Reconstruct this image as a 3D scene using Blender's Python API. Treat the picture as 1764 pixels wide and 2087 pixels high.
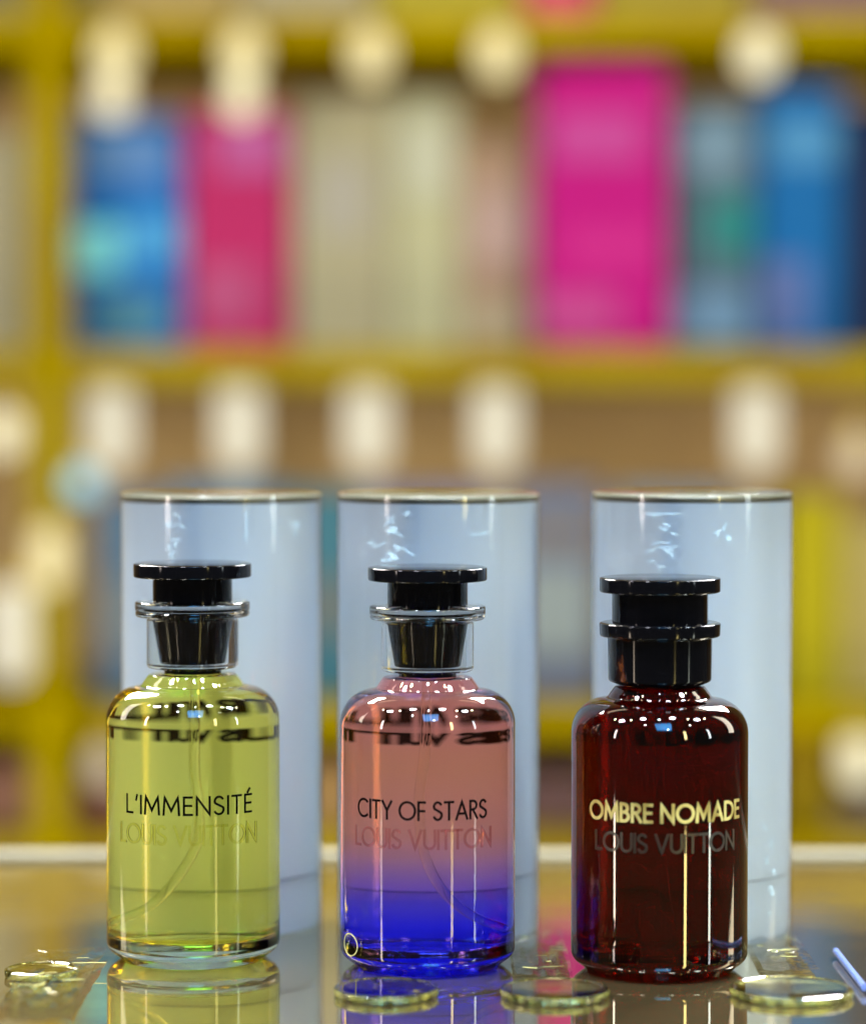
import bpy, bmesh, math, random
from mathutils import Vector, noise

random.seed(7)
for o in list(bpy.data.objects):
    bpy.data.objects.remove(o, do_unlink=True)
SC = bpy.context.scene
COL = SC.collection
CM = 0.01

# ------------------------------------------------------------------ camera
FPX, CX, CY, HOR = 5867.0, 882.0, 1043.5, 829.0      # picture measures at 1764 x 2087
PITCH = math.atan((CY - HOR) / FPX)
CAM_H = 0.185
cam = bpy.data.cameras.new("camera")
cam_o = bpy.data.objects.new("camera", cam)
COL.objects.link(cam_o)
cam_o.location = (0, 0, CAM_H)
cam_o.rotation_euler = (math.pi / 2 - PITCH, 0, 0)
cam.sensor_fit = 'VERTICAL'
cam.sensor_height = 24.0
cam.lens = 24.0 * FPX / 2087.0
cam.clip_start, cam.clip_end = 0.05, 60
cam.dof.use_dof = True
cam.dof.focus_distance = 0.943
cam.dof.aperture_fstop = cam.lens / 30.5              # a 30.5 mm wide opening
SC.camera = cam_o


def at(x, y, d):
    """the point on the vertical plane Y = d (metres) that shows at x, y in the picture"""
    dx, dy = (x - CX) / FPX, -(y - CY) / FPX
    Y = math.cos(PITCH) + dy * math.sin(PITCH)
    Z = -math.sin(PITCH) + dy * math.cos(PITCH)
    k = d / Y
    return Vector((dx * k, d, CAM_H + Z * k))


# ------------------------------------------------------------------ world and light
world = bpy.data.worlds.new("World")
SC.world = world
world.use_nodes = True
wb = world.node_tree.nodes["Background"]
wb.inputs[0].default_value = (1.0, 0.92, 0.86, 1)
wb.inputs[1].default_value = 0.07


def area(name, loc, target, sx, sy, power, color, shape='RECTANGLE', spread=180):
    l = bpy.data.lights.new(name, 'AREA')
    l.shape = shape
    l.size, l.size_y = sx, sy
    l.energy = power
    l.color = color
    l.spread = math.radians(spread)
    o = bpy.data.objects.new(name, l)
    COL.objects.link(o)
    o.location = loc
    o.rotation_euler = (Vector(target) - Vector(loc)).to_track_quat('-Z', 'Y').to_euler()
    return o


# tall strip lights of the shop, behind and beside the camera
area("cool_shop_light", (0.10, -0.20, 1.15), (0.0, 1.0, 0.07), 0.5, 0.7, 1.9, (0.08, 0.42, 1.0), 'RECTANGLE', 60)
area("added_overhead_fill", (0.80, 0.72, 1.15), (0.0, 1.0, 0.06), 0.16, 0.16, 2.1, (0.74, 0.88, 1.0), 'DISK', 60)  # this and the next three: overhead fill added to brighten the tubes
area("added_overhead_fill", (-0.80, 0.72, 1.15), (0.0, 1.0, 0.06), 0.16, 0.16, 2.1, (0.88, 0.86, 1.0), 'DISK', 60)
area("added_overhead_fill", (0.30, 0.62, 1.30), (0.0, 1.0, 0.06), 0.13, 0.13, 1.9, (0.78, 0.90, 1.0), 'DISK', 56)
area("added_overhead_fill", (-0.30, 0.62, 1.30), (0.0, 1.0, 0.06), 0.13, 0.13, 1.9, (0.84, 0.88, 1.0), 'DISK', 56)
area("lilac_strip_light", (-1.05, 0.40, 0.34), (-0.03, 1.0, 0.07), 0.06, 0.5, 0.7, (1.0, 0.86, 0.80), 'RECTANGLE', 80)
area("gold_strip_light", (0.62, -0.05, 0.36), (0.03, 1.0, 0.07), 0.07, 0.5, 0.7, (1.0, 0.84, 0.36), 'RECTANGLE', 80)
area("pale_strip_light", (1.10, 0.42, 0.34), (0.0, 1.0, 0.07), 0.06, 0.5, 0.5, (0.84, 0.96, 1.0), 'RECTANGLE', 80)
# unseen lamps added to brighten the milky tubes from behind
area("added_backlight", (-0.42, 1.55, 0.62), (0.0, 1.02, 0.07), 0.3, 0.3, 10.0, (1.0, 0.95, 0.88), 'RECTANGLE', 80)
area("added_backlight", (0.42, 1.55, 0.62), (0.0, 1.02, 0.07), 0.3, 0.3, 9.0, (0.97, 0.97, 1.0), 'RECTANGLE', 80)
# ceiling spots: small discs whose images are the dots on shoulders and caps
SPOTS = [(0.02, 0.45, 1.35, (0.62, 0.95, 1.0)), (-0.62, 0.62, 1.3, (1.0, 0.92, 0.55)), (0.66, 0.62, 1.3, (1.0, 0.92, 0.55)),
         (-0.50, -0.10, 1.4, (0.85, 0.95, 1.0)), (0.26, -0.55, 1.1, (0.8, 0.9, 1.0)),
         (1.10, 0.9, 1.35, (1.0, 0.9, 0.5)), (-1.05, 0.95, 1.35, (1.0, 0.9, 0.5)), (0.9, 0.1, 1.2, (1.0, 0.95, 0.8))]
for sx, sy, sz, c in SPOTS:
    area("ceiling_spot", (sx, sy, sz), (sx * 0.2, 1.0, 0.05), 0.06, 0.06, 0.6, c, 'DISK', 80)
# wash lights added out of frame to brighten the shelves
area("shelf_wash", (-0.95, 1.2, 0.5), (0.1, 2.5, 0.15), 0.4, 0.7, 9.2, (1.0, 0.90, 0.72))
area("shelf_wash", (0.95, 1.2, 0.5), (-0.1, 2.5, 0.15), 0.4, 0.7, 9.2, (1.0, 0.90, 0.72))
area("shelf_wash", (0.0, 1.6, 1.2), (0.0, 2.45, 0.2), 1.4, 0.3, 5.4, (1.0, 0.88, 0.62))
area("shelf_wash_low", (0.0, 1.55, -0.7), (0.0, 2.5, -0.05), 1.4, 0.3, 5.4, (1.0, 0.88, 0.62))

SC.render.engine = 'CYCLES'
SC.cycles.max_bounces = 24
SC.cycles.transmission_bounces = 24
SC.cycles.glossy_bounces = 8
SC.cycles.transparent_max_bounces = 16
SC.cycles.sample_clamp_indirect = 4.0
SC.cycles.use_denoising = True
SC.cycles.blur_glossy = 0.3
SC.view_settings.view_transform = 'Standard'
SC.view_settings.look = 'None'
SC.view_settings.exposure = 0.18
SC.view_settings.gamma = 1.0
SC.view_settings.use_curve_mapping = False


# ------------------------------------------------------------------ materials
def mat(name, color=(0.5, 0.5, 0.5), rough=0.5, metal=0.0, trans=0.0, ior=1.5, coat=0.0, coat_rough=0.05,
        emit=None, estr=0.0, spec=0.5):
    m = bpy.data.materials.new(name)
    m.use_nodes = True
    b = m.node_tree.nodes["Principled BSDF"]
    b.inputs["Base Color"].default_value = (*color, 1)
    b.inputs["Roughness"].default_value = rough
    b.inputs["Metallic"].default_value = metal
    b.inputs["Transmission Weight"].default_value = trans
    b.inputs["IOR"].default_value = ior
    b.inputs["Coat Weight"].default_value = coat
    b.inputs["Coat Roughness"].default_value = coat_rough
    b.inputs["Specular IOR Level"].default_value = spec
    if emit:
        b.inputs["Emission Color"].default_value = (*emit, 1)
        b.inputs["Emission Strength"].default_value = estr
    return m


def N(m, t, **kw):
    n = m.node_tree.nodes.new(t)
    for k, v in kw.items():
        setattr(n, k, v)
    return n


def L(m, a, b):
    m.node_tree.links.new(a, b)


def bsdf(m):
    return m.node_tree.nodes["Principled BSDF"]


def add_bump(m, scale, strength, dist=0.001, detail=3, kind='noise', stretch=(1, 1, 1)):
    tc = N(m, 'ShaderNodeTexCoord')
    mp = N(m, 'ShaderNodeMapping')
    mp.inputs['Scale'].default_value = stretch
    L(m, tc.outputs['Object'], mp.inputs[0])
    if kind == 'noise':
        t = N(m, 'ShaderNodeTexNoise')
        t.inputs['Scale'].default_value = scale
        t.inputs['Detail'].default_value = detail
        out = t.outputs['Fac']
    else:
        t = N(m, 'ShaderNodeTexVoronoi')
        t.inputs['Scale'].default_value = scale
        out = t.outputs['Distance']
    L(m, mp.outputs[0], t.inputs['Vector'])
    bp = N(m, 'ShaderNodeBump')
    bp.inputs['Strength'].default_value = strength
    bp.inputs['Distance'].default_value = dist
    L(m, out, bp.inputs['Height'])
    L(m, bp.outputs[0], bsdf(m).inputs['Normal'])
    return out


def mottle(m, c1, c2, scale, detail=3, stretch=(1, 1, 1), lo=0.35, hi=0.65):
    tc = N(m, 'ShaderNodeTexCoord')
    mp = N(m, 'ShaderNodeMapping')
    mp.inputs['Scale'].default_value = stretch
    L(m, tc.outputs['Object'], mp.inputs[0])
    t = N(m, 'ShaderNodeTexNoise')
    t.inputs['Scale'].default_value = scale
    t.inputs['Detail'].default_value = detail
    L(m, mp.outputs[0], t.inputs['Vector'])
    r = N(m, 'ShaderNodeValToRGB')
    r.color_ramp.elements[0].position, r.color_ramp.elements[1].position = lo, hi
    r.color_ramp.elements[0].color, r.color_ramp.elements[1].color = (*c1, 1), (*c2, 1)
    L(m, t.outputs['Fac'], r.inputs[0])
    L(m, r.outputs[0], bsdf(m).inputs['Base Color'])
    return m


def z_ramp(m, stops, z0, z1, socket='Base Color'):
    """colour that changes with the height in the object itself (metres)"""
    tc = N(m, 'ShaderNodeTexCoord')
    sp = N(m, 'ShaderNodeSeparateXYZ')
    L(m, tc.outputs['Object'], sp.inputs[0])
    mr = N(m, 'ShaderNodeMapRange')
    mr.inputs[1].default_value, mr.inputs[2].default_value = z0, z1
    L(m, sp.outputs['Z'], mr.inputs[0])
    r = N(m, 'ShaderNodeValToRGB')
    cr = r.color_ramp
    while len(cr.elements) < len(stops):
        cr.elements.new(0.5)
    for e, (p, c) in zip(cr.elements, stops):
        e.position = p
        e.color = (*c, 1)
    L(m, mr.outputs[0], r.inputs[0])
    L(m, r.outputs[0], bsdf(m).inputs[socket])


M = {}
M['black'] = mat('black_lacquer', (0.0015, 0.0015, 0.002), 0.08, spec=0.14)
M['clear'] = mat('clear_acrylic', (0.98, 0.98, 0.96), 0.0, trans=1, ior=1.47)
M['glass'] = mat('clear_glass', (0.985, 0.99, 0.94), 0.0, trans=1, ior=1.5)
M['liquid_yellow'] = mat('yellow_perfume', (1.0, 0.87, 0.18), 0.0, trans=1, ior=0.915)
M['liquid_clear'] = mat('clear_perfume', (0.97, 0.95, 0.95), 0.0, trans=1, ior=0.915)
M['dip'] = mat('dip_tube_plastic', (0.97, 0.97, 0.9), 0.0, trans=1, ior=1.15)
M['glass_red'] = mat('dark_red_glass', (0.082, 0.001, 0.0002), 0.0, trans=1, ior=1.5)
M['glass_grad'] = mat('sunset_tinted_glass', (1, 1, 1), 0.0, trans=1, ior=1.5)
z_ramp(M['glass_grad'], [(0.0, (0.005, 0.003, 0.85)), (0.10, (0.010, 0.008, 1.0)), (0.21, (0.08, 0.06, 1.0)),
                         (0.285, (0.42, 0.17, 0.80)), (0.37, (0.86, 0.37, 0.66)), (0.46, (1.0, 0.38, 0.30)),
                         (0.78, (1.0, 0.37, 0.20)), (1.0, (1.0, 0.33, 0.30))], 0.0, 0.087)
M['ink'] = mat('black_ink', (0.002, 0.002, 0.001), 0.6, spec=0.0)
M['ink_grey'] = mat('charcoal_ink', (0.006, 0.003, 0.003), 0.7, spec=0.0)
M['gold_ink'] = mat('gold_foil_ink', (0.36, 0.29, 0.085), 0.5, metal=0.5)
mottle(M['gold_ink'], (0.20, 0.15, 0.03), (0.46, 0.40, 0.14), 160, 2, (1, 1, 0.5), 0.38, 0.6)
M['relief_yellow'] = mat('glass_relief_yellow', (0.93, 0.92, 0.55), 0.12, trans=1, ior=1.32)
M['relief_pink'] = mat('glass_relief_pink', (0.86, 0.62, 0.62), 0.18, trans=1.0, ior=1.22)
M['ring'] = mat('refraction_ring_paint', (0.34, 0.32, 0.14), 0.3)
M['relief_dark'] = mat('glass_relief_dark', (0.008, 0.0045, 0.0015), 0.4, coat=0.1, coat_rough=0.2)
M['card'] = mat('white_coated_card', (0.70, 0.80, 0.90), 0.55, coat=0.1, coat_rough=0.45, spec=0.3)
nt = M['card'].node_tree
tl = N(M['card'], 'ShaderNodeBsdfTranslucent')
tl.inputs['Color'].default_value = (0.80, 0.88, 0.96, 1)
mx = N(M['card'], 'ShaderNodeMixShader')
mx.inputs[0].default_value = 0.5
L(M['card'], bsdf(M['card']).outputs[0], mx.inputs[1])
L(M['card'], tl.outputs[0], mx.inputs[2])
L(M['card'], mx.outputs[0], nt.nodes['Material Output'].inputs[0])
M['card_in'] = mat('grey_card_groove', (0.12, 0.12, 0.12), 0.7)
M['rim'] = mat('pearl_rim', (0.16, 0.155, 0.11), 0.35, coat=0.2, coat_rough=0.1)
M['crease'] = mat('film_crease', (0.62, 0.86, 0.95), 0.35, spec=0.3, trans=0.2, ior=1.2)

# cellophane: mostly see-through, glossy by Fresnel, with fine wrinkles
def film_mat(name, scale, strength, stretch, ior=1.5):
    m = bpy.data.materials.new(name)
    m.use_nodes = True
    nt = m.node_tree
    nt.nodes.remove(nt.nodes["Principled BSDF"])
    out = nt.nodes["Material Output"]
    tr = N(m, 'ShaderNodeBsdfTransparent')
    gl = N(m, 'ShaderNodeBsdfGlossy')
    gl.inputs['Roughness'].default_value = 0.06
    fr = N(m, 'ShaderNodeFresnel')
    fr.inputs['IOR'].default_value = ior
    tc = N(m, 'ShaderNodeTexCoord')
    mp = N(m, 'ShaderNodeMapping')
    mp.inputs['Scale'].default_value = stretch
    nz = N(m, 'ShaderNodeTexNoise')
    nz.inputs['Scale'].default_value = scale
    nz.inputs['Detail'].default_value = 4
    bp = N(m, 'ShaderNodeBump')
    bp.inputs['Strength'].default_value = strength
    bp.inputs['Distance'].default_value = 0.002
    L(m, tc.outputs['Object'], mp.inputs[0])
    L(m, mp.outputs[0], nz.inputs['Vector'])
    L(m, nz.outputs['Fac'], bp.inputs['Height'])
    L(m, bp.outputs[0], gl.inputs['Normal'])
    L(m, bp.outputs[0], fr.inputs['Normal'])
    mx = N(m, 'ShaderNodeMixShader')
    L(m, fr.outputs[0], mx.inputs[0])
    L(m, tr.outputs[0], mx.inputs[1])
    L(m, gl.outputs[0], mx.inputs[2])
    L(m, mx.outputs[0], out.inputs[0])
    return m


M['film'] = film_mat('clear_film', 60, 0.10, (1, 1, 0.25))
M['film_loose'] = film_mat('loose_clear_film', 120, 0.25, (1, 1, 1), 1.3)

# mirror-polished counter of dark tinted glass
m = mat('polished_counter', (0.06, 0.045, 0.02), 0.03, ior=1.5)
nt = m.node_tree
gl = N(m, 'ShaderNodeBsdfGlossy')
gl.inputs['Roughness'].default_value = 0.018
gl.inputs['Color'].default_value = (0.95, 0.90, 0.70, 1)
mx = N(m, 'ShaderNodeMixShader')
sm = N(m, 'ShaderNodeTexNoise')
sm.inputs['Scale'].default_value = 22
sm.inputs['Detail'].default_value = 6
smr = N(m, 'ShaderNodeMapRange')
smr.inputs[1].default_value, smr.inputs[2].default_value, smr.inputs[3].default_value, smr.inputs[4].default_value = 0.42, 0.72, 0.012, 0.075
L(m, sm.outputs['Fac'], smr.inputs[0])
L(m, smr.outputs[0], gl.inputs['Roughness'])
mx.inputs[0].default_value = 0.62
L(m, bsdf(m).outputs[0], mx.inputs[1])
L(m, gl.outputs[0], mx.inputs[2])
L(m, mx.outputs[0], nt.nodes["Material Output"].inputs[0])
tc = N(m, 'ShaderNodeTexCoord')
nz = N(m, 'ShaderNodeTexNoise')
nz.inputs['Scale'].default_value = 35
bp = N(m, 'ShaderNodeBump')
bp.inputs['Strength'].default_value = 0.05
bp.inputs['Distance'].default_value = 0.0006
L(m, tc.outputs['Object'], nz.inputs['Vector'])
L(m, nz.outputs['Fac'], bp.inputs['Height'])
L(m, bp.outputs[0], gl.inputs['Normal'])
M['counter'] = m
M['cream'] = mat('cream_trim', (0.08, 0.074, 0.048), 0.7, spec=0.15)
M['gold_wood'] = mottle(mat('yellow_gold_board', (0.5, 0.4, 0.02), 0.6, spec=0.0), (0.28, 0.20, 0.0), (0.38, 0.30, 0.0), 6)
M['tan_panel'] = mottle(mat('tan_back_panel', (0.3, 0.2, 0.08), 0.6), (0.44, 0.30, 0.14), (0.60, 0.43, 0.22), 5)
M['disc'] = mat('greenish_clear_disc', (0.90, 0.92, 0.62), 0.02, trans=1, ior=1.5)
M['disc_edge'] = mat('cut_disc_edge', (0.80, 0.78, 0.16), 0.06, trans=0.75, ior=1.5)
mottle(M['disc_edge'], (0.05, 0.05, 0.005), (0.72, 0.70, 0.16), 300, 2, (1, 1, 1), 0.40, 0.60)  # dark to bright mottle paints sparkle into the edge colour
add_bump(M['disc_edge'], 420, 0.8, 0.001, kind='voronoi')
M['stick'] = mat('pale_blue_plastic', (0.20, 0.30, 0.66), 0.2, trans=0.6, ior=1.4)


# ------------------------------------------------------------------ object helpers
def link(name, me, material, parent=None, loc=(0, 0, 0), smooth=True, angle=35):
    o = bpy.data.objects.new(name, me)
    COL.objects.link(o)
    if isinstance(material, (list, tuple)):
        for mm in material:
            me.materials.append(mm)
    elif material:
        me.materials.append(material)
    o.location = loc
    if parent:
        o.parent = parent
    if smooth and not me.name.startswith('flat'):
        for p in me.polygons:
            p.use_smooth = True
        me.set_sharp_from_angle(angle=math.radians(angle))
    return o


def thing(name, label, cat, loc=(0, 0, 0), rz=0, group=None):
    o = bpy.data.objects.new(name, None)
    o.empty_display_size = 0.02
    COL.objects.link(o)
    o.location = loc
    o.rotation_euler = (0, 0, rz)
    tag(o, label, cat, group)
    return o


def tag(o, label, cat, group=None):
    o['label'] = label
    o['category'] = cat
    if group:
        o['group'] = group
    return o


def fillet(pts, n=7):
    """pts (r, z[, radius]) in cm -> rounded outline"""
    out = []
    for i, p in enumerate(pts):
        f = p[2] if len(p) > 2 else 0
        if f <= 0 or i in (0, len(pts) - 1):
            out.append((p[0], p[1]))
            continue
        P, A, B = Vector(p[:2]), Vector(pts[i - 1][:2]), Vector(pts[i + 1][:2])
        a, b = (A - P), (B - P)
        la, lb = a.length, b.length
        a.normalize(); b.normalize()
        ang = a.angle(b)
        t = min(f / math.tan(ang / 2), la * 0.95, lb * 0.95)
        r = t * math.tan(ang / 2)
        c = P + (a + b).normalized() * (r / math.sin(ang / 2))
        s, e = P + a * t, P + b * t
        a0 = math.atan2(s.y - c.y, s.x - c.x)
        a1 = math.atan2(e.y - c.y, e.x - c.x)
        d = (a1 - a0 + math.pi) % (2 * math.pi) - math.pi
        k = max(3, int(n * abs(d) / 0.8))
        for j in range(k + 1):
            q = a0 + d * j / k
            out.append((c.x + r * math.cos(q), c.y + r * math.sin(q)))
    return out


def lathe(pts, seg=128, rounded=True, wob=None):
    prof = fillet(pts) if rounded else [p[:2] for p in pts]
    bm = bmesh.new()
    rings = []
    for r, z in prof:
        if r < 1e-6:
            rings.append([bm.verts.new((0, 0, z * CM))])
        else:
            ring = []
            for k in range(seg):
                a = 2 * math.pi * k / seg
                rr, zz = r, z
                if wob:
                    rr, zz = wob(r, z, a)
                ring.append(bm.verts.new((rr * CM * math.cos(a), rr * CM * math.sin(a), zz * CM)))
            rings.append(ring)
    for A, B in zip(rings, rings[1:]):
        if len(A) == 1 and len(B) == 1:
            continue
        for k in range(seg):
            k2 = (k + 1) % seg
            if len(A) == 1:
                bm.faces.new((A[0], B[k2], B[k]))
            elif len(B) == 1:
                bm.faces.new((A[k], A[k2], B[0]))
            else:
                bm.faces.new((A[k], A[k2], B[k2], B[k]))
    bmesh.ops.recalc_face_normals(bm, faces=bm.faces)
    me = bpy.data.meshes.new("lathe")
    bm.to_mesh(me)
    bm.free()
    return me


def box_mesh(x0, x1, y0, y1, z0, z1, bev=0.0):
    bm = bmesh.new()
    bmesh.ops.create_cube(bm, size=1)
    for v in bm.verts:
        v.co = Vector((x0 + (v.co.x + .5) * (x1 - x0), y0 + (v.co.y + .5) * (y1 - y0), z0 + (v.co.z + .5) * (z1 - z0)))
    if bev > 0:
        bmesh.ops.bevel(bm, geom=list(bm.edges), offset=bev, segments=3, affect='EDGES', profile=0.6)
    bmesh.ops.recalc_face_normals(bm, faces=bm.faces)
    me = bpy.data.meshes.new("flat_box")
    bm.to_mesh(me)
    bm.free()
    return me


def spline(pts, n=14):
    P = [Vector(p) for p in pts]
    P = [P[0] * 2 - P[1]] + P + [P[-1] * 2 - P[-2]]
    out = []
    for i in range(1, len(P) - 2):
        for k in range(n):
            t = k / n
            out.append(0.5 * ((2 * P[i]) + (-P[i - 1] + P[i + 1]) * t + (2 * P[i - 1] - 5 * P[i] + 4 * P[i + 1] - P[i + 2]) * t * t
                              + (-P[i - 1] + 3 * P[i] - 3 * P[i + 1] + P[i + 2]) * t ** 3))
    out.append(P[-2])
    return out


def tube_mesh(path, r, seg=16, cap=True):
    bm = bmesh.new()
    rings = []
    for i, p in enumerate(path):
        t = (path[min(i + 1, len(path) - 1)] - path[max(i - 1, 0)]).normalized()
        u = t.cross(Vector((0, 1, 0)))
        if u.length < 1e-3:
            u = t.cross(Vector((1, 0, 0)))
        u.normalize()
        v = t.cross(u)
        rings.append([bm.verts.new(p + (u * math.cos(2 * math.pi * k / seg) + v * math.sin(2 * math.pi * k / seg)) * r) for k in range(seg)])
    for A, B in zip(rings, rings[1:]):
        for k in range(seg):
            bm.faces.new((A[k], A[(k + 1) % seg], B[(k + 1) % seg], B[k]))
    if cap:
        bm.faces.new(rings[0])
        bm.faces.new(rings[-1][::-1])
    bmesh.ops.recalc_face_normals(bm, faces=bm.faces)
    me = bpy.data.meshes.new("tube")
    bm.to_mesh(me)
    bm.free()
    return me


# ------------------------------------------------------------------ lettering: a geometric sans drawn as strokes
def arc(cx, cy, rx, ry, a0, a1, n=22):
    return [(cx + rx * math.cos(math.radians(a0 + (a1 - a0) * k / n)), cy + ry * math.sin(math.radians(a0 + (a1 - a0) * k / n))) for k in range(n + 1)]


S_PATH = arc(0.25, 0.745, 0.235, 0.255, 35, 200, 14) + [(0.10, 0.60), (0.25, 0.52), (0.42, 0.42)] + arc(0.25, 0.265, 0.25, 0.265, 25, -150, 14)
GL = {
    'L': (0.42, [[(0, 1), (0, 0), (0.42, 0)]]),
    "'": (0.06, [[(0.06, 1.02), (0.0, 0.76)]]),
    'I': (0.0, [[(0, 0), (0, 1)]]),
    'M': (0.84, [[(0, 0), (0.06, 1), (0.42, 0.22), (0.78, 1), (0.84, 0)]]),
    'E': (0.42, [[(0.42, 1), (0, 1), (0, 0), (0.42, 0)], [(0, 0.52), (0.38, 0.52)]]),
    'É': (0.42, [[(0.42, 1), (0, 1), (0, 0), (0.42, 0)], [(0, 0.52), (0.38, 0.52)], [(0.17, 1.14), (0.30, 1.34)]]),
    'N': (0.68, [[(0, 0), (0, 1), (0.68, 0), (0.68, 1)]]),
    'S': (0.50, [S_PATH]),
    'T': (0.52, [[(0, 1), (0.52, 1)], [(0.26, 1), (0.26, 0)]]),
    'C': (0.86, [arc(0.5, 0.5, 0.5, 0.5, 50, 310, 26)]),
    'Y': (0.62, [[(0, 1), (0.31, 0.48), (0.62, 1)], [(0.31, 0.48), (0.31, 0)]]),
    'O': (1.0, [arc(0.5, 0.5, 0.5, 0.5, 0, 360, 40)]),
    'F': (0.40, [[(0.40, 1), (0, 1), (0, 0)], [(0, 0.5), (0.36, 0.5)]]),
    'A': (0.74, [[(0, 0), (0.37, 1), (0.74, 0)], [(0.12, 0.31), (0.62, 0.31)]]),
    'R': (0.50, [[(0, 0), (0, 1), (0.2, 1)] + arc(0.2, 0.755, 0.25, 0.245, 90, -90, 12) + [(0, 0.51)], [(0.2, 0.51), (0.5, 0)]]),
    'B': (0.48, [[(0, 0), (0, 1), (0.18, 1)] + arc(0.18, 0.765, 0.23, 0.235, 90, -90, 12) + [(0, 0.53)],
                 [(0.18, 0.53)] + arc(0.2, 0.265, 0.28, 0.265, 90, -90, 12) + [(0, 0)]]),
    'D': (0.72, [[(0, 0), (0, 1), (0.22, 1)] + arc(0.22, 0.5, 0.5, 0.5, 90, -90, 18) + [(0, 0)]]),
    'U': (0.62, [[(0, 1)] + [(0, 0.31)] + arc(0.31, 0.31, 0.31, 0.31, 180, 360, 14) + [(0.62, 1)]]),
    'V': (0.70, [[(0, 1), (0.35, 0), (0.70, 1)]]),
}


def lay(text, height, width, gap=0.24, space=0.42):
    """strokes of a text laid out in cm, centred on x = 0, fitted to width"""
    x, out = 0.0, []
    for ch in text:
        if ch == ' ':
            x += space
            continue
        w, st = GL[ch]
        for s in st:
            out.append([(x + px, py) for px, py in s])
        x += w + gap
    tot = x - gap
    k = width / tot
    return [[(px * k - width / 2, py * height) for px, py in s] for s in out]


def strokes_on_cylinder(strokes, R, stroke, z0, rot=0.0, thick=0.012, facing=-math.pi / 2):
    """raised strokes laid on an upright cylinder of radius R (cm); u runs to the viewer's right"""
    bm = bmesh.new()
    for si, s in enumerate(strokes):
        pts = []
        for a, b in zip(s, s[1:]):
            n = max(1, int(math.dist(a, b) / 0.12))
            pts += [(a[0] + (b[0] - a[0]) * k / n, a[1] + (b[1] - a[1]) * k / n) for k in range(n)]
        pts.append(s[-1])
        closed = math.dist(s[0], s[-1]) < 1e-4
        L_, R_ = [], []
        n = len(pts)
        for i in range(n):
            if closed:
                p0, p1 = pts[(i - 1) % (n - 1)], pts[(i + 1) % (n - 1)]
            else:
                p0, p1 = pts[max(i - 1, 0)], pts[min(i + 1, n - 1)]
            P = pts[i]
            d0 = Vector((P[0] - p0[0], P[1] - p0[1])); d1 = Vector((p1[0] - P[0], p1[1] - P[1]))
            d0 = d0.normalized() if d0.length > 1e-9 else d1.normalized()
            d1 = d1.normalized() if d1.length > 1e-9 else d0
            t = (d0 + d1)
            t = t.normalized() if t.length > 1e-6 else d0
            nn = Vector((-t.y, t.x))
            c = max(0.42, abs(nn.dot(Vector((-d0.y, d0.x)))))
            w = stroke / 2 / c
            e = Vector((0, 0))
            if not closed and i == 0: e = -t * stroke / 2 * 0.98
            if not closed and i == n - 1: e = t * stroke / 2 * 0.98
            L_.append((P[0] + nn.x * w + e.x, P[1] + nn.y * w + e.y))
            R_.append((P[0] - nn.x * w + e.x, P[1] - nn.y * w + e.y))
        lift = R + thick + 0.0016 * (si % 5)

        def v(p, r):
            a = facing + rot + p[0] / R
            return bm.verts.new((r * CM * math.cos(a), r * CM * math.sin(a), (z0 + p[1]) * CM))
        tl, tr = [v(p, lift) for p in L_], [v(p, lift) for p in R_]
        bl, br = [v(p, R - 0.004) for p in L_], [v(p, R - 0.004) for p in R_]
        for i in range(n - 1):
            bm.faces.new((tl[i], tl[i + 1], tr[i + 1], tr[i]))
            bm.faces.new((bl[i], br[i], br[i + 1], bl[i + 1]))
            bm.faces.new((tl[i], bl[i], bl[i + 1], tl[i + 1]))
            bm.faces.new((tr[i], tr[i + 1], br[i + 1], br[i]))
        for i in (0, n - 1):
            bm.faces.new((tl[i], tr[i], br[i], bl[i]))
    bmesh.ops.recalc_face_normals(bm, faces=bm.faces)
    me = bpy.data.meshes.new("lettering")
    bm.to_mesh(me)
    bm.free()
    return me


# ------------------------------------------------------------------ setting: counter and the wall behind
ct = link('counter_top', box_mesh(-0.75, 0.75, 0.30, 1.166, -0.03, 0.0), M['counter'])
ct['kind'] = 'structure'
tr_ = link('counter_trim', box_mesh(-0.75, 0.75, 1.168, 1.184, -0.034, 0.0022, 0.001), M['cream'])
ct2 = tr_; ct2['kind'] = 'structure'
fl = link('floor', box_mesh(-3, 3, -2, 3.2, -0.98, -0.95), mottle(mat('shop_floor', rough=0.3), (0.22, 0.16, 0.09), (0.3, 0.22, 0.12), 4))
fl['kind'] = 'structure'
wl = link('back_wall', box_mesh(-3, 3, 2.80, 2.90, -0.948, 2.2), mottle(mat('shop_wall', rough=0.6), (0.30, 0.19, 0.07), (0.42, 0.29, 0.12), 3))
wl['kind'] = 'structure'

# ------------------------------------------------------------------ display shelving in the background
SF = 2.36                                             # front of the boards
shelf = thing('display_shelf', 'tall blurred gold shop shelving full of boxes behind the counter', 'shelf', (0, SF, -0.95))


def shelf_part(name, x0, x1, y0, y1, z0, z1, m, bev=0.003):
    o = link(name, box_mesh(x0, x1, y0 - SF, y1 - SF, z0 + 0.95, z1 + 0.95, bev), m, shelf)
    return o


def zat(y, d=SF):
    return at(CX, y, d).z


B0 = zat(30)                                          # tops of the boards
B1 = zat(712)
B2 = zat(1440)
B3 = zat(1712)
BU = zat(-640)
for zt, th in ((BU, 0.025), (B0, 0.026), (B1, 0.028), (B2, 0.025), (B3, 0.02)):
    shelf_part('shelf_board', -0.85, 0.85, SF, 2.69, zt - th, zt, M['gold_wood'])
shelf_part('back_panel', -0.85, 0.85, 2.695, 2.715, -0.95, 1.75, M['tan_panel'])
for xa, xb in ((64, 132), (-640, -540), (2300, 2400)):
    a, b = at(xa, 500, SF).x, at(xb, 500, SF).x
    shelf_part('shelf_post', a, b, SF - 0.012, SF + 0.05, -0.95, 1.70, M['gold_wood'])

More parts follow.
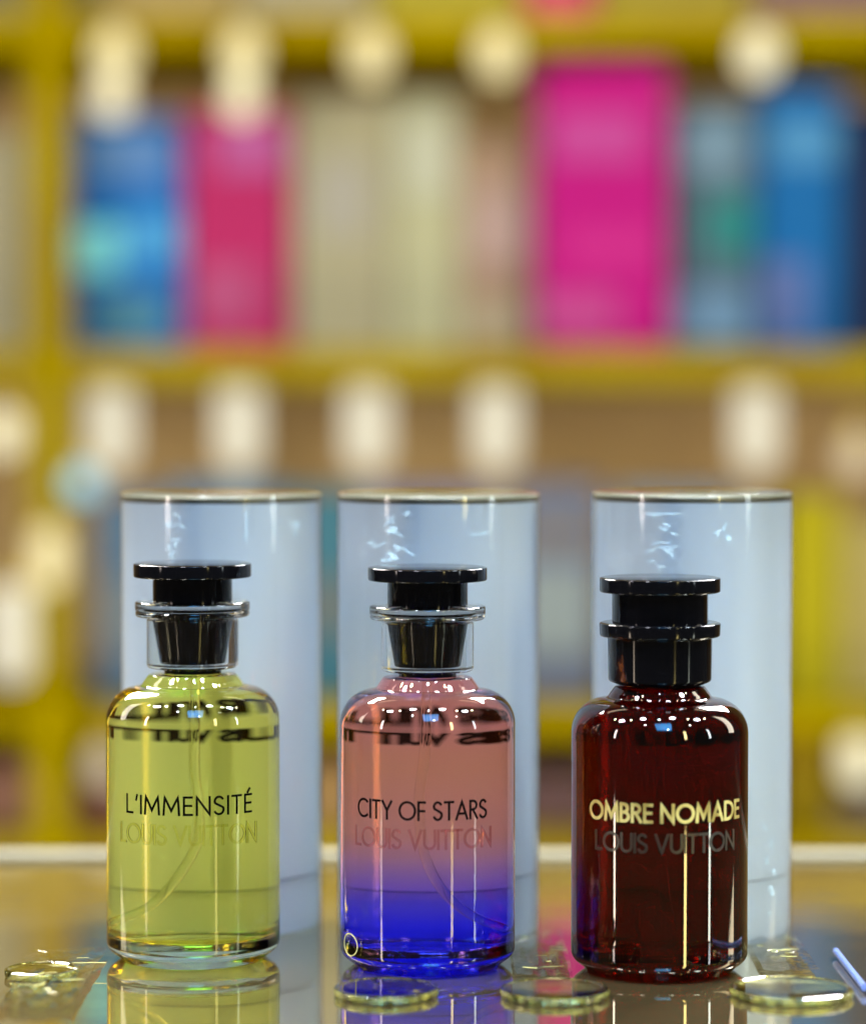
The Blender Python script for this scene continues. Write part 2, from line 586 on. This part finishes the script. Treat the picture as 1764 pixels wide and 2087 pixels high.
# lamps under the boards
LAMP_GROUP = 'small lamps under the shelf boards'


def lamp_mat(name, c, s):
    return mat(name, (0.15, 0.15, 0.14), 0.3, emit=c, estr=s)


E_pale = lamp_mat('lamp_pale', (1.0, 0.93, 0.70), 0.66)
E_warm = lamp_mat('lamp_warm', (1.0, 0.84, 0.38), 0.85)
E_warm2 = lamp_mat('lamp_cream', (1.0, 0.90, 0.56), 0.88)
E_peach = lamp_mat('lamp_peach', (1.0, 0.78, 0.45), 0.5)
E_cyan = lamp_mat('lamp_cyan', (0.25, 0.75, 1.0), 0.9)
M['lamp_cap'] = mat('brass_lamp_cap', (0.55, 0.42, 0.08), 0.35, metal=0.6)


def shelf_lamp(x, y, d, w, h, em, label):
    p = at(x, y, d)
    k = FPX / d * CM                                  # picture units per cm
    r, hh = w / k / 2, h / k
    t = thing('shelf_lamp', label, 'lamp', p, 0, LAMP_GROUP)
    z = hh / 2
    if hh > 2.4 * r:
        prof = [(0, -z), (r, -z, r * 0.95), (r, z, r * 0.4), (0, z)]
    else:
        prof = [(0, -z), (r * 0.7, -z * 0.9, r * 0.5), (r, 0, r * 0.9), (r * 0.7, z * 0.9, r * 0.5), (0, z)]
    link('bulb', lathe(prof, 32), em, t)
    link('lamp_cap', lathe([(0, z), (r * 0.6, z, 0.05), (r * 0.5, z + 0.9), (0, z + 0.9)], 24), M['lamp_cap'], t)
    up = min([b for b in (B3, B2, B1, B0, BU) if b - 0.012 > p.z + (z + 0.9) * CM], default=None)
    if up and y != 202:                               # hangs from the board above
        top = (up - 0.012 - p.z) / CM
        link('lamp_cord', lathe([(0, z + 0.9), (0.10, z + 0.9), (0.10, top), (0, top)], 10), M['lamp_cap'], t)


ROWB = [(227, 'pale tubular lamp, first from the left in the middle row above the yellow bottle'),
        (487, 'pale tubular lamp, second in the middle row, up and right of the yellow bottle'),
        (748, 'pale tubular lamp, third in the middle row, above the left end of the middle tube'),
        (1010, 'pale tubular lamp, fourth in the middle row, above the right end of the middle tube'),
        (1540, 'pale tubular lamp, last on the right in the middle row, above the dark bottle')]
for x, lab in ROWB:
    shelf_lamp(x, 875, 2.42, 88, 172, E_pale, lab)
for x, lab in ((235, 'yellowish round lamp under the top board above the blue box'),
               (495, 'yellowish round lamp under the top board above the dark pink box'),
               (755, 'tan round lamp under the top board above the grey boxes'),
               (1015, 'tan round lamp under the top board just left of the bright magenta box'),
               (1545, 'yellowish round lamp under the top board above the blue boxes at right')):
    shelf_lamp(x, 112, 2.341, 84, 98, E_warm if x < 1500 else E_warm2, lab)
for x, lab in ((228, 'cream round lamp touching the top of the blue box'), (492, 'cream round lamp touching the top of the dark pink box')):
    shelf_lamp(x, 202, 2.345, 76, 82, E_warm2, lab)
for x, y, w, h, e, lab in ((5, 885, 56, 70, E_warm2, 'cream lamp cut by the left edge of the picture, beside the gold post'),
                           (100, 1140, 52, 100, E_warm, 'dim yellow lamp left of the tube behind the yellow bottle'),
                           (25, 1292, 66, 160, E_pale, 'large pale lamp low at the left edge of the picture'),
                           (215, 1560, 56, 64, E_peach, 'peach lamp just left of the yellow bottle on the low shelf'),
                           (1745, 930, 60, 70, E_peach, 'peach lamp at the right edge of the picture, above the gold boxes'),
                           (1752, 1555, 60, 80, E_warm2, 'cream lamp low at the right edge beside the dark bottle'),
                           (168, 985, 50, 50, E_cyan, 'small cyan lamp left of the tube behind the yellow bottle')):
    shelf_lamp(x, y, 2.33, w * 1.3, h * 1.25, e, lab)

# warm fill strips added under two boards to brighten the back panel
for zt, th in ((B0, 0.026), (B1, 0.028)):
    area("added_shelf_fill", (0.0, 2.56, zt - th - 0.006), (0.0, 2.70, zt - th - 0.16), 1.25, 0.03, 0.42, (1.0, 0.84, 0.56))

# boxes on the shelves
BOX_GROUP = 'perfume boxes on the shelf boards'


def carton(x0, x1, y0, zt, d, color, label, bands=(), depth=0.08, rough=0.5):
    """a box standing on board height zt; (x0, x1) and its top y0 as seen at distance d; bands = (z share, height share, colour)"""
    a, b = at(x0, 500, d).x, at(x1, 500, d).x
    top = at(CX, y0, d).z
    h = top - zt
    t = thing('perfume_box', label, 'box', ((a + b) / 2, d + depth / 2, zt), 0, BOX_GROUP)
    w = (b - a) / 2
    mm = mat('box_card', color, rough, spec=0.15)
    link('carton', box_mesh(-w, w, -depth / 2, depth / 2, 0, h, 0.004), mm, t)
    for (xs, xe, z0, zh, c) in bands:
        link('label_panel', box_mesh(-w + 2 * w * xs, -w + 2 * w * xe, -depth / 2 - 0.003, -depth / 2 + 0.002, z0 * h, (z0 + zh) * h, 0.001),
             mat('box_panel', c, rough, spec=0.15), t)
    return t


D1 = 2.42
carton(-90, 56, 270, B1, D1, (0.42, 0.40, 0.28), 'beige box cut by the left edge beside the gold post')
carton(150, 372, 235, B1, D1, (0.004, 0.14, 0.55), 'blue box with pale blue panels and painted glint, first right of the gold post',
       [(0.0, 0.42, 0.32, 0.22, (0.22, 0.78, 0.95)), (0.45, 1.0, 0.38, 0.2, (0.06, 0.32, 0.75)), (0.1, 0.9, 0.72, 0.22, (0.10, 0.24, 0.60)), (0.15, 0.85, 0.05, 0.2, (0.07, 0.24, 0.40))])  # first panel is brightened to cyan as a painted glint
carton(378, 588, 222, B1, D1, (0.42, 0.02, 0.14), 'dark pink box right beside the blue box',
       [(0.3, 0.95, 0.74, 0.2, (0.42, 0.10, 0.36)), (0.1, 0.7, 0.10, 0.26, (0.45, 0.08, 0.24))])
carton(600, 795, 195, B1, D1, (0.36, 0.35, 0.25), 'grey beige box in the middle of the shelf, left of its taller pale twin',
       [(0.2, 0.8, 0.45, 0.3, (0.36, 0.36, 0.34))])
carton(800, 936, 190, B1, D1, (0.42, 0.44, 0.30), 'pale greenish box in the middle of the shelf',
       [(0.1, 0.9, 0.6, 0.3, (0.48, 0.52, 0.44))])
carton(942, 1088, 290, B1, D1, (0.36, 0.26, 0.20), 'pinkish beige box left of the bright magenta box',
       [(0.1, 0.95, 0.42, 0.34, (0.42, 0.32, 0.32)), (0.05, 0.95, 0.04, 0.2, (0.42, 0.38, 0.28))])
carton(1096, 1362, 128, B1, D1 - 0.04, (0.44, 0.003, 0.22), 'tall bright magenta box, the tallest on the shelf',
       [(0.1, 0.8, 0.66, 0.16, (0.46, 0.06, 0.33)), (0.2, 0.9, 0.30, 0.12, (0.52, 0.02, 0.27)), (0.0, 0.6, 0.06, 0.14, (0.45, 0.06, 0.28))])
carton(1370, 1545, 205, B1, D1, (0.08, 0.15, 0.22), 'slate blue box with a teal label beside the magenta box',
       [(0.05, 0.8, 0.70, 0.24, (0.17, 0.30, 0.45)), (0.4, 0.95, 0.38, 0.24, (0.02, 0.22, 0.24)), (0.0, 0.9, 0.03, 0.22, (0.15, 0.30, 0.52))])
carton(1552, 1712, 172, B1, D1 - 0.02, (0.002, 0.125, 0.42), 'bright blue box near the right edge of the shelf',
       [(0.1, 0.95, 0.70, 0.16, (0.07, 0.28, 0.60)), (0.0, 0.6, 0.04, 0.3, (0.09, 0.15, 0.42))])
carton(1716, 1850, 215, B1, D1, (0.004, 0.02, 0.09), 'navy box cut by the right edge of the picture')
# middle board
carton(190, 330, 1010, B2, D1, (0.10, 0.20, 0.36), 'slate blue box on the middle board left of the first tube',
       [(0.1, 0.9, 0.2, 0.4, (0.2, 0.26, 0.33))])
carton(335, 560, 985, B2, D1, (0.08, 0.20, 0.36), 'steel blue box hidden behind the first tube')
carton(565, 735, 1000, B2, D1, (0.05, 0.17, 0.25), 'teal box seen in the gap between the first and middle tubes',
       [(0.0, 1.0, 0.3, 0.3, (0.12, 0.16, 0.18))])
carton(740, 1000, 1000, B2, D1, (0.12, 0.17, 0.36), 'violet blue box hidden behind the middle tube')
carton(1040, 1225, 985, B2, D1, (0.14, 0.17, 0.27), 'grey blue box seen in the gap between the middle and right tubes',
       [(0.1, 0.9, 0.2, 0.42, (0.24, 0.30, 0.34)), (0.1, 0.9, 0.72, 0.1, (0.2, 0.18, 0.16))])
carton(1260, 1500, 1000, B2, D1, (0.16, 0.24, 0.34), 'pale blue box hidden behind the right tube')
carton(1600, 1715, 1010, B2, D1, (0.40, 0.36, 0.005), 'olive gold box right of the tube behind the dark bottle')
carton(1722, 1870, 1060, B2, D1, (0.40, 0.34, 0.12), 'pale gold box cut by the right edge on the middle board')
# low board
carton(-60, 60, 1560, B3, D1, (0.40, 0.20, 0.14), 'dusty pink low box at the left edge of the picture')
carton(95, 300, 1590, B3, D1, (0.30, 0.15, 0.12), 'rose brown low box left of the yellow bottle', [(0.0, 1.0, 0.0, 0.18, (0.20, 0.01, 0.04))])
carton(560, 740, 1560, B3, D1, (0.42, 0.26, 0.10), 'tan low box seen in the gap between the first and middle tubes')
carton(1030, 1215, 1580, B3, D1, (0.16, 0.09, 0.09), 'brown low box seen in the gap between the middle and right tubes')
carton(1590, 1700, 1490, B3, D1, (0.34, 0.24, 0.004), 'dark gold box low on the right beside the dark bottle')
carton(1706, 1860, 1640, B3, D1, (0.24, 0.19, 0.16), 'grey low box cut by the right edge of the picture')
# top board: out of the frame, but mirrored in the counter
for x0, x1, y0, c, lab in ((-80, 190, -430, (0.28, 0.26, 0.14), 'olive box on the top board at far left'),
                           (200, 480, -500, (0.42, 0.34, 0.16), 'tan box on the top board above the blue box'),
                           (490, 760, -420, (0.40, 0.38, 0.28), 'beige box on the top board above the grey boxes'),
                           (770, 1060, -520, (0.42, 0.38, 0.05), 'yellow box on the top board left of the pink one'),
                           (1070, 1210, -470, (0.62, 0.06, 0.20), 'pink box on the top board above the magenta box'),
                           (1220, 1520, -440, (0.35, 0.30, 0.05), 'gold box on the top board above the slate blue box'),
                           (1530, 1860, -480, (0.22, 0.13, 0.18), 'plum box on the top board at far right')):
    carton(x0, x1, y0, B0, D1, c, lab)

# ------------------------------------------------------------------ packaging tubes
TUBE_GROUP = 'white packaging tubes standing behind the bottles'


def scribble(cx, z0, z1, w, n, R, seed):
    rnd = random.Random(seed)
    out = []
    for i in range(n):
        z = z1 + (z0 - z1) * (i + rnd.random()) / n
        x = cx + rnd.uniform(-w, w) * 0.5
        pts = [(x, z)]
        for k in range(rnd.randint(2, 5)):
            x += rnd.uniform(-0.28, 0.28) * w * 1.1
            z += rnd.uniform(-0.16, 0.10)
            pts.append((x, z))
        sp = spline([(p[0], p[1], 0) for p in pts], 5)
        out.append([(p.x, p.y) for p in sp])
    return out


def packaging_tube(x, d, r, ytop, label, creases, turn=0.0, text_z=7.1):
    base = at(x, 1500, d)
    t = thing('packaging_tube', label, 'packaging tube', (base.x, d, 0), 0.0, TUBE_GROUP)
    H = at(CX, ytop, d).z / CM
    zs = at(CX, 1768, d).z / CM                       # seam between base and lid
    link('tube_base', lathe([(0, 0.05), (r - 0.02, 0.05, 0.06), (r - 0.02, zs - 0.03, 0.02), (r - 0.12, zs - 0.03)]), M['card'], t)
    link('seam_ring', lathe([(r - 0.26, zs - 0.028), (r - 0.06, zs - 0.028), (r - 0.06, zs + 0.008), (r - 0.26, zs + 0.008)]), M['card_in'], t)
    lid = link('tube_lid', lathe([(r - 0.1, zs + 0.01), (r, zs + 0.01, 0.02), (r, H - 0.235, 0.02), (r - 0.05, H - 0.23), (0, H - 0.23)]), M['card'], t)
    link('rim_groove', lathe([(0, H - 0.225), (r - 0.02, H - 0.225), (r - 0.02, H - 0.19), (0, H - 0.19)]), M['card_in'], t)
    link('lid_rim', lathe([(0, H - 0.185), (r - 0.04, H - 0.185), (r + 0.02, H - 0.165, 0.02), (r + 0.02, H, 0.07), (r - 0.16, H, 0.05), (r - 0.22, H - 0.10, 0.03), (0, H - 0.12)]), M['rim'], t)
    link('lettering', strokes_on_cylinder([[(-px, py) for px, py in q] for q in lay('LOUIS VUITTON', 0.34, 3.3, 0.3)], r, 0.115, text_z, turn, 0.006), M['ink'], lid)
    rf = r + 0.045

    def wob(rr, z, a):
        return rr + 0.018 * noise.noise(Vector((math.cos(a) * 3 + x, math.sin(a) * 3, z * 0.25))), z
    prof = [(rf, 0.02 + k * (H - 0.02 + 0.05) / 40.0) for k in range(41)] + [(rf - 0.1, H + 0.09), (rf - 0.9, H + 0.10), (0, H + 0.10)]
    film = link('film_wrap', lathe(prof, 128, False, wob), M['film'], t)
    bm = bmesh.new()
    bm.from_mesh(film.data)
    nf = len(bm.faces)
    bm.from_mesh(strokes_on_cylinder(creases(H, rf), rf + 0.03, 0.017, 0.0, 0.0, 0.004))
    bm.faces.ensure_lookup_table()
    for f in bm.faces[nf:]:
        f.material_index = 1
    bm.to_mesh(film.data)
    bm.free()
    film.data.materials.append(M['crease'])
    return t


def cr1(H, R):
    return scribble(-1.55, H - 2.6, H - 0.5, 0.55, 9, R, 3) + [[(1.15, H - 0.5), (1.12, H - 1.5)], [(2.9, H - 1.0), (3.3, H - 0.9), (3.1, H - 1.4)]]


def cr2(H, R):
    return scribble(-1.45, H - 2.7, H - 0.45, 0.95, 16, R, 5) + [[(1.1, H - 1.3), (1.7, H - 1.2)]]


def cr3(H, R):
    return scribble(-1.3, H - 2.6, H - 0.5, 0.9, 8, R, 9) + scribble(0.8, H - 1.6, H - 0.8, 0.5, 4, R, 12) + [[(-1.9, H - 0.6), (-0.7, H - 0.58)], [(-1.9, H - 1.9), (-1.5, H - 1.75), (-0.8, H - 1.7)]] + scribble(2.75, H - 14.6, H - 11.0, 0.35, 7, R, 15)


packaging_tube(452, 1.027, 3.53, 1008, 'white packaging tube in clear film behind the yellow bottle', cr1, -0.20)
packaging_tube(893, 1.018, 3.53, 1008, 'white packaging tube in clear film behind the pink and blue bottle', cr2, -0.10)
packaging_tube(1408, 1.012, 3.47, 1006, 'white packaging tube in clear film behind the dark red bottle', cr3, -0.30)

# ------------------------------------------------------------------ bottles
BOTTLE_GROUP = 'perfume bottles in a row on the counter'
R0 = 2.9


def glass_parts(t, d, ysh, glass, liquid, seal=True):
    """body with rounded shoulders, neck ring and thick foot; ysh = picture height of the neck foot"""
    zb = at(CX, ysh, d).z / CM                        # foot of the neck
    body = [(0, 0.36), (1.4, 0.26, 0.6), (2.16, 0.0, 0.1), (2.36, 0.0, 0.1), (R0, 0.42, 0.42), (R0, zb - 0.18, 1.12), (1.72, zb + 0.02, 0.16),
            (1.62, zb + 0.18, 0.06), (1.46, zb + 0.40, 0.10), (1.0, zb + 0.44, 0.05), (0, zb + 0.44)]
    b = link('glass_body', lathe(body, 160), glass, t)
    inner = [(0, 0.92), (2.0, 0.80, 0.5), (2.58, 0.86, 0.22), (2.63, 1.3), (2.63, zb - 0.42, 0.98), (1.40, zb - 0.22, 0.12), (1.12, zb + 0.0, 0.1), (1.05, zb + 0.28), (0, zb + 0.28)]
    q = link('liquid', lathe(inner, 160), liquid, t)
    return zb, b, q


def stopper_clear(t, d, Y):
    """black disc stopper in a clear flanged collar; Y = picture heights"""
    z = {k: at(CX, v, d).z / CM for k, v in Y.items()}
    link('cap', lathe([(0, z['top']), (1.86, z['top'], 0.0), (1.97, z['top'] - 0.03, 0.04), (1.97, z['disc'], 0.06), (1.33, z['disc'] + 0.03, 0.05), (1.33, z['fl_top'] - 0.02), (0, z['fl_top'] - 0.02)]), M['black'], t)
    ft, fb, cb = z['fl_top'] - 0.03, z['fl_bot'], z['col_bot']
    c = link('collar', lathe([(0, ft), (1.6, ft, 0.0), (1.92, ft - 0.02, 0.08), (1.92, ft - 0.30, 0.03), (1.88, ft - 0.33), (1.91, ft - 0.37, 0.02), (1.91, fb + 0.02, 0.10), (1.53, fb - 0.06, 0.08), (1.53, cb, 0.12), (0, cb)]), M['clear'], t)
    link('insert', lathe([(0, ft - 0.25), (1.10, ft - 0.25, 0.05), (1.16, fb + 0.22, 0.05), (0.93, fb + 0.10, 0.05), (0.90, fb - 0.2), (0.74, cb + 0.16, 0.08), (0, cb + 0.16)]), M['black'], c)
    zt = z['neck'] + 0.44
    link('pump_seal', lathe([(0, cb - 0.005), (0.96, cb - 0.005, 0.03), (0.96, zt + 0.005, 0.03), (0, zt + 0.005)]), M['black'], t)
    return z


def lathe_ring(parent, name, r, z, h, m):
    link(name, lathe([(0, z - h), (r, z - h, 0.02), (r, z, 0.02), (0, z)]), m, parent)


def dip(t_liquid, path, z_off=0.0):
    pts = [Vector((px * CM, 0.001, pz * CM)) for px, pz in path]
    link('dip_tube', tube_mesh(spline(pts), 0.0013, 20), M['dip'], t_liquid)


# yellow bottle
d1 = 0.963
b1 = thing('perfume_bottle', 'clear bottle of yellow perfume with black cap and clear collar', 'perfume bottle', (at(394, 1700, d1).x, d1, 0), 0, BOTTLE_GROUP)
zb, body, liq = glass_parts(b1, d1, 1397, M['glass'], M['liquid_yellow'])
z = stopper_clear(b1, d1, dict(top=1147, disc=1176, fl_top=1222, fl_bot=1256, col_bot=1360, neck=1397))
zn = at(CX, 1661, d1 - 0.029).z / CM
link('lettering', strokes_on_cylinder(lay("L'IMMENSITÉ", 0.57, 4.5, 0.26), R0, 0.075, zn, 0.02, 0.006), M['ink'], body)
zn = at(CX, 1722, d1 - 0.029).z / CM
link('relief_lettering', strokes_on_cylinder(lay('LOUIS VUITTON', 0.60, 5.0, 0.2, 0.34), R0, 0.085, zn, 0.0, 0.02), M['relief_yellow'], body)
dip(liq, [(0.06, zb), (0.02, 7.2), (0.03, 6.2), (0.12, 4.9), (0.06, 3.9), (-0.45, 2.7), (-1.15, 1.75), (-2.2, 1.15)])

# pink to blue bottle
d2 = 0.951
b2 = thing('perfume_bottle', 'bottle fading from salmon pink to deep blue, between the other two bottles', 'perfume bottle', (at(871, 1700, d2).x, d2, 0), 0, BOTTLE_GROUP)
zb, body, liq = glass_parts(b2, d2, 1404, M['glass_grad'], M['liquid_clear'])
z = stopper_clear(b2, d2, dict(top=1155, disc=1183, fl_top=1231, fl_bot=1262, col_bot=1367, neck=1404))
zn = at(CX, 1671, d2 - 0.029).z / CM
link('lettering', strokes_on_cylinder(lay('CITY OF STARS', 0.56, 4.62, 0.22, 0.34), R0, 0.082, zn, -0.085, 0.006), M['ink_grey'], body)
zn = at(CX, 1730, d2 - 0.029).z / CM
link('relief_lettering', strokes_on_cylinder(lay('LOUIS VUITTON', 0.58, 4.95, 0.2, 0.34), R0, 0.085, zn, -0.075, 0.012), M['relief_pink'], body)
dip(liq, [(0.0, zb), (-0.06, 7.2), (-0.2, 5.4), (-0.05, 3.7), (0.4, 2.5), (1.1, 1.7), (2.0, 1.2)])

zn = at(CX, 1925, d2 - 0.014).z / CM
link('painted_refraction_ring', strokes_on_cylinder([arc(-3.08, 0, 0.46, 0.36, 0, 360, 40)], R0, 0.04, zn, 0.0, 0.015), M['ring'], body)  # refraction ring in the glass, painted as a pale raised stroke

# dark red bottle
d3 = 0.943
b3 = thing('perfume_bottle', 'dark red brown glass bottle with gold lettering and all black stopper', 'perfume bottle', (at(1343, 1700, d3).x, d3, 0), 0, BOTTLE_GROUP)
zb, body, liq = glass_parts(b3, d3, 1422, M['glass_red'], M['liquid_clear'])
Y = dict(top=1176, disc=1207, fl_top=1266, fl_bot=1296, col_bot=1388)
z = {k: at(CX, v, d3).z / CM for k, v in Y.items()}
link('cap', lathe([(0, z['top']), (1.87, z['top'], 0.0), (1.98, z['top'] - 0.03, 0.04), (1.98, z['disc'], 0.07), (1.57, z['disc'] + 0.03, 0.05), (1.57, z['fl_top'] - 0.02), (0, z['fl_top'] - 0.02)]), M['black'], b3)
link('collar', lathe([(0, z['fl_top'] - 0.03), (1.90, z['fl_top'] - 0.03), (1.99, z['fl_top'] - 0.06, 0.05), (1.97, z['fl_bot'], 0.08), (1.71, z['fl_bot'] - 0.03, 0.04), (1.69, z['col_bot'] + 0.02, 0.12), (1.5, z['col_bot'] - 0.06), (0, z['col_bot'] - 0.06)]), M['black'], b3)
link('pump_seal', lathe([(0, z['col_bot'] - 0.065), (1.38, z['col_bot'] - 0.065), (1.38, zb + 0.445), (0, zb + 0.445)]), M['black'], b3)
zn = at(CX, 1676, d3 - 0.029).z / CM
link('lettering', strokes_on_cylinder(lay('OMBRE NOMADE', 0.54, 5.6, 0.24, 0.36), R0, 0.10, zn, 0.02, 0.008), M['gold_ink'], body)
zn = at(CX, 1738, d3 - 0.029).z / CM
link('relief_lettering', strokes_on_cylinder(lay('LOUIS VUITTON', 0.56, 5.0, 0.2, 0.34), R0, 0.08, zn, 0.01, 0.02), M['relief_dark'], body)
dip(liq, [(0.0, zb), (0.02, 7.0), (0.04, 5.0), (0.1, 3.0), (0.3, 1.4)])

# ------------------------------------------------------------------ small things on the counter
DISC_GROUP = 'clear glass discs lying on the counter'
for x, y, rpx, lab in ((85, 1996, 76, 'clear glass disc at the left edge of the counter'),
                       (787, 2036, 108, 'clear glass disc in front of the pink and blue bottle'),
                       (1130, 2038, 112, 'clear glass disc between the blue and dark red bottles'),
                       (1612, 2036, 126, 'clear glass disc right of the dark red bottle')):
    d = CAM_H / ((y - HOR) / FPX)
    p = at(x, y, d)
    r = rpx / (FPX / d * CM)
    o = link('glass_disc', lathe([(0, 0.02), (r - 0.1, 0.02), (r - 0.02, 0.05, 0.04), (r, 0.24, 0.06), (r - 0.12, 0.28, 0.03), (r - 0.2, 0.24, 0.02), (0, 0.22)], 96), M['disc'], None, (p.x, p.y, 0.0))
    o.data.materials.append(M['disc_edge'])
    for f in o.data.polygons:
        if abs(f.normal.z) < 0.75 and f.center.xy.length > (r - 0.15) * CM:
            f.material_index = 1
    tag(o, lab, 'glass disc', DISC_GROUP)

# flat clear film sheets added to carry glints painted as yellow ridges
M['film_glint'] = mat('painted_film_glint', (0.42, 0.40, 0.15), 0.25)


def glint_film_sheet(x0, x1, y0, y1, glints, seed, label):
    """a sheet between picture rows y0 (far) and y1 (near), lying on the counter"""
    rnd = random.Random(seed)
    dn, df = CAM_H / ((y1 - HOR) / FPX), CAM_H / ((y0 - HOR) / FPX)
    dm = (dn + df) / 2
    c = at((x0 + x1) / 2, 1500, dm)
    w, h = (x1 - x0) / FPX * dm / 2, (df - dn) / 2
    bm = bmesh.new()
    n = 12
    g = [[bm.verts.new(((i / n * 2 - 1) * w * (1 - 0.06 * rnd.random()), (j / n * 2 - 1) * h * (1 - 0.06 * rnd.random()),
                        0.0022 + 0.0011 * noise.noise(Vector((i * 0.45, j * 0.45, seed))))) for i in range(n + 1)] for j in range(n + 1)]
    for j in range(n):
        for i in range(n):
            bm.faces.new((g[j][i], g[j][i + 1], g[j + 1][i + 1], g[j + 1][i]))
    nf = len(bm.faces)
    for k in range(glints):
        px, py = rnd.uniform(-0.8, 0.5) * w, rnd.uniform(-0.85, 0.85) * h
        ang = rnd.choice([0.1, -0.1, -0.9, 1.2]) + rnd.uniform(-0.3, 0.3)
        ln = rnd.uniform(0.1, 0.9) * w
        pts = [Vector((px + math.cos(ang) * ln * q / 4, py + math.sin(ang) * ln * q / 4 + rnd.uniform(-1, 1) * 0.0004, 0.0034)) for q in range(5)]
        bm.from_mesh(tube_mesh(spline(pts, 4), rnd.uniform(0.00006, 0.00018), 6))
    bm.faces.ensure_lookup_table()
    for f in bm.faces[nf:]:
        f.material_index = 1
    me = bpy.data.meshes.new('film')
    bm.to_mesh(me); bm.free()
    o = link('glint_film_sheet', me, [M['film_loose'], M['film_glint']], None, (c.x, dm, 0))
    tag(o, label, 'clear film', 'added clear film with painted glints on the counter')


glint_film_sheet(15, 185, 1950, 2075, 12, 3, 'added clear film with painted glints by the clear disc at the left edge')
glint_film_sheet(1040, 1158, 1915, 2010, 12, 5, 'added clear film with painted glints between the blue and dark red bottles')
glint_film_sheet(1528, 1640, 1900, 2000, 10, 8, 'added clear film with painted glints in front of the right tube')
# pale blue sticks at the lower right
for (xa, ya), (xb, yb), lab in (((1702, 1958), (1760, 2034), 'pale blue plastic stick lying at the lower right corner'),):
    pa = at(xa, ya, CAM_H / ((ya - HOR) / FPX)); pb = at(xb, yb, CAM_H / ((yb - HOR) / FPX))
    pa.z = pb.z = 0.0022
    o = link('plastic_stick', tube_mesh([pa + (pb - pa) * k / 8 for k in range(9)], 0.0011, 14), M['stick'])
    tag(o, lab, 'stick')
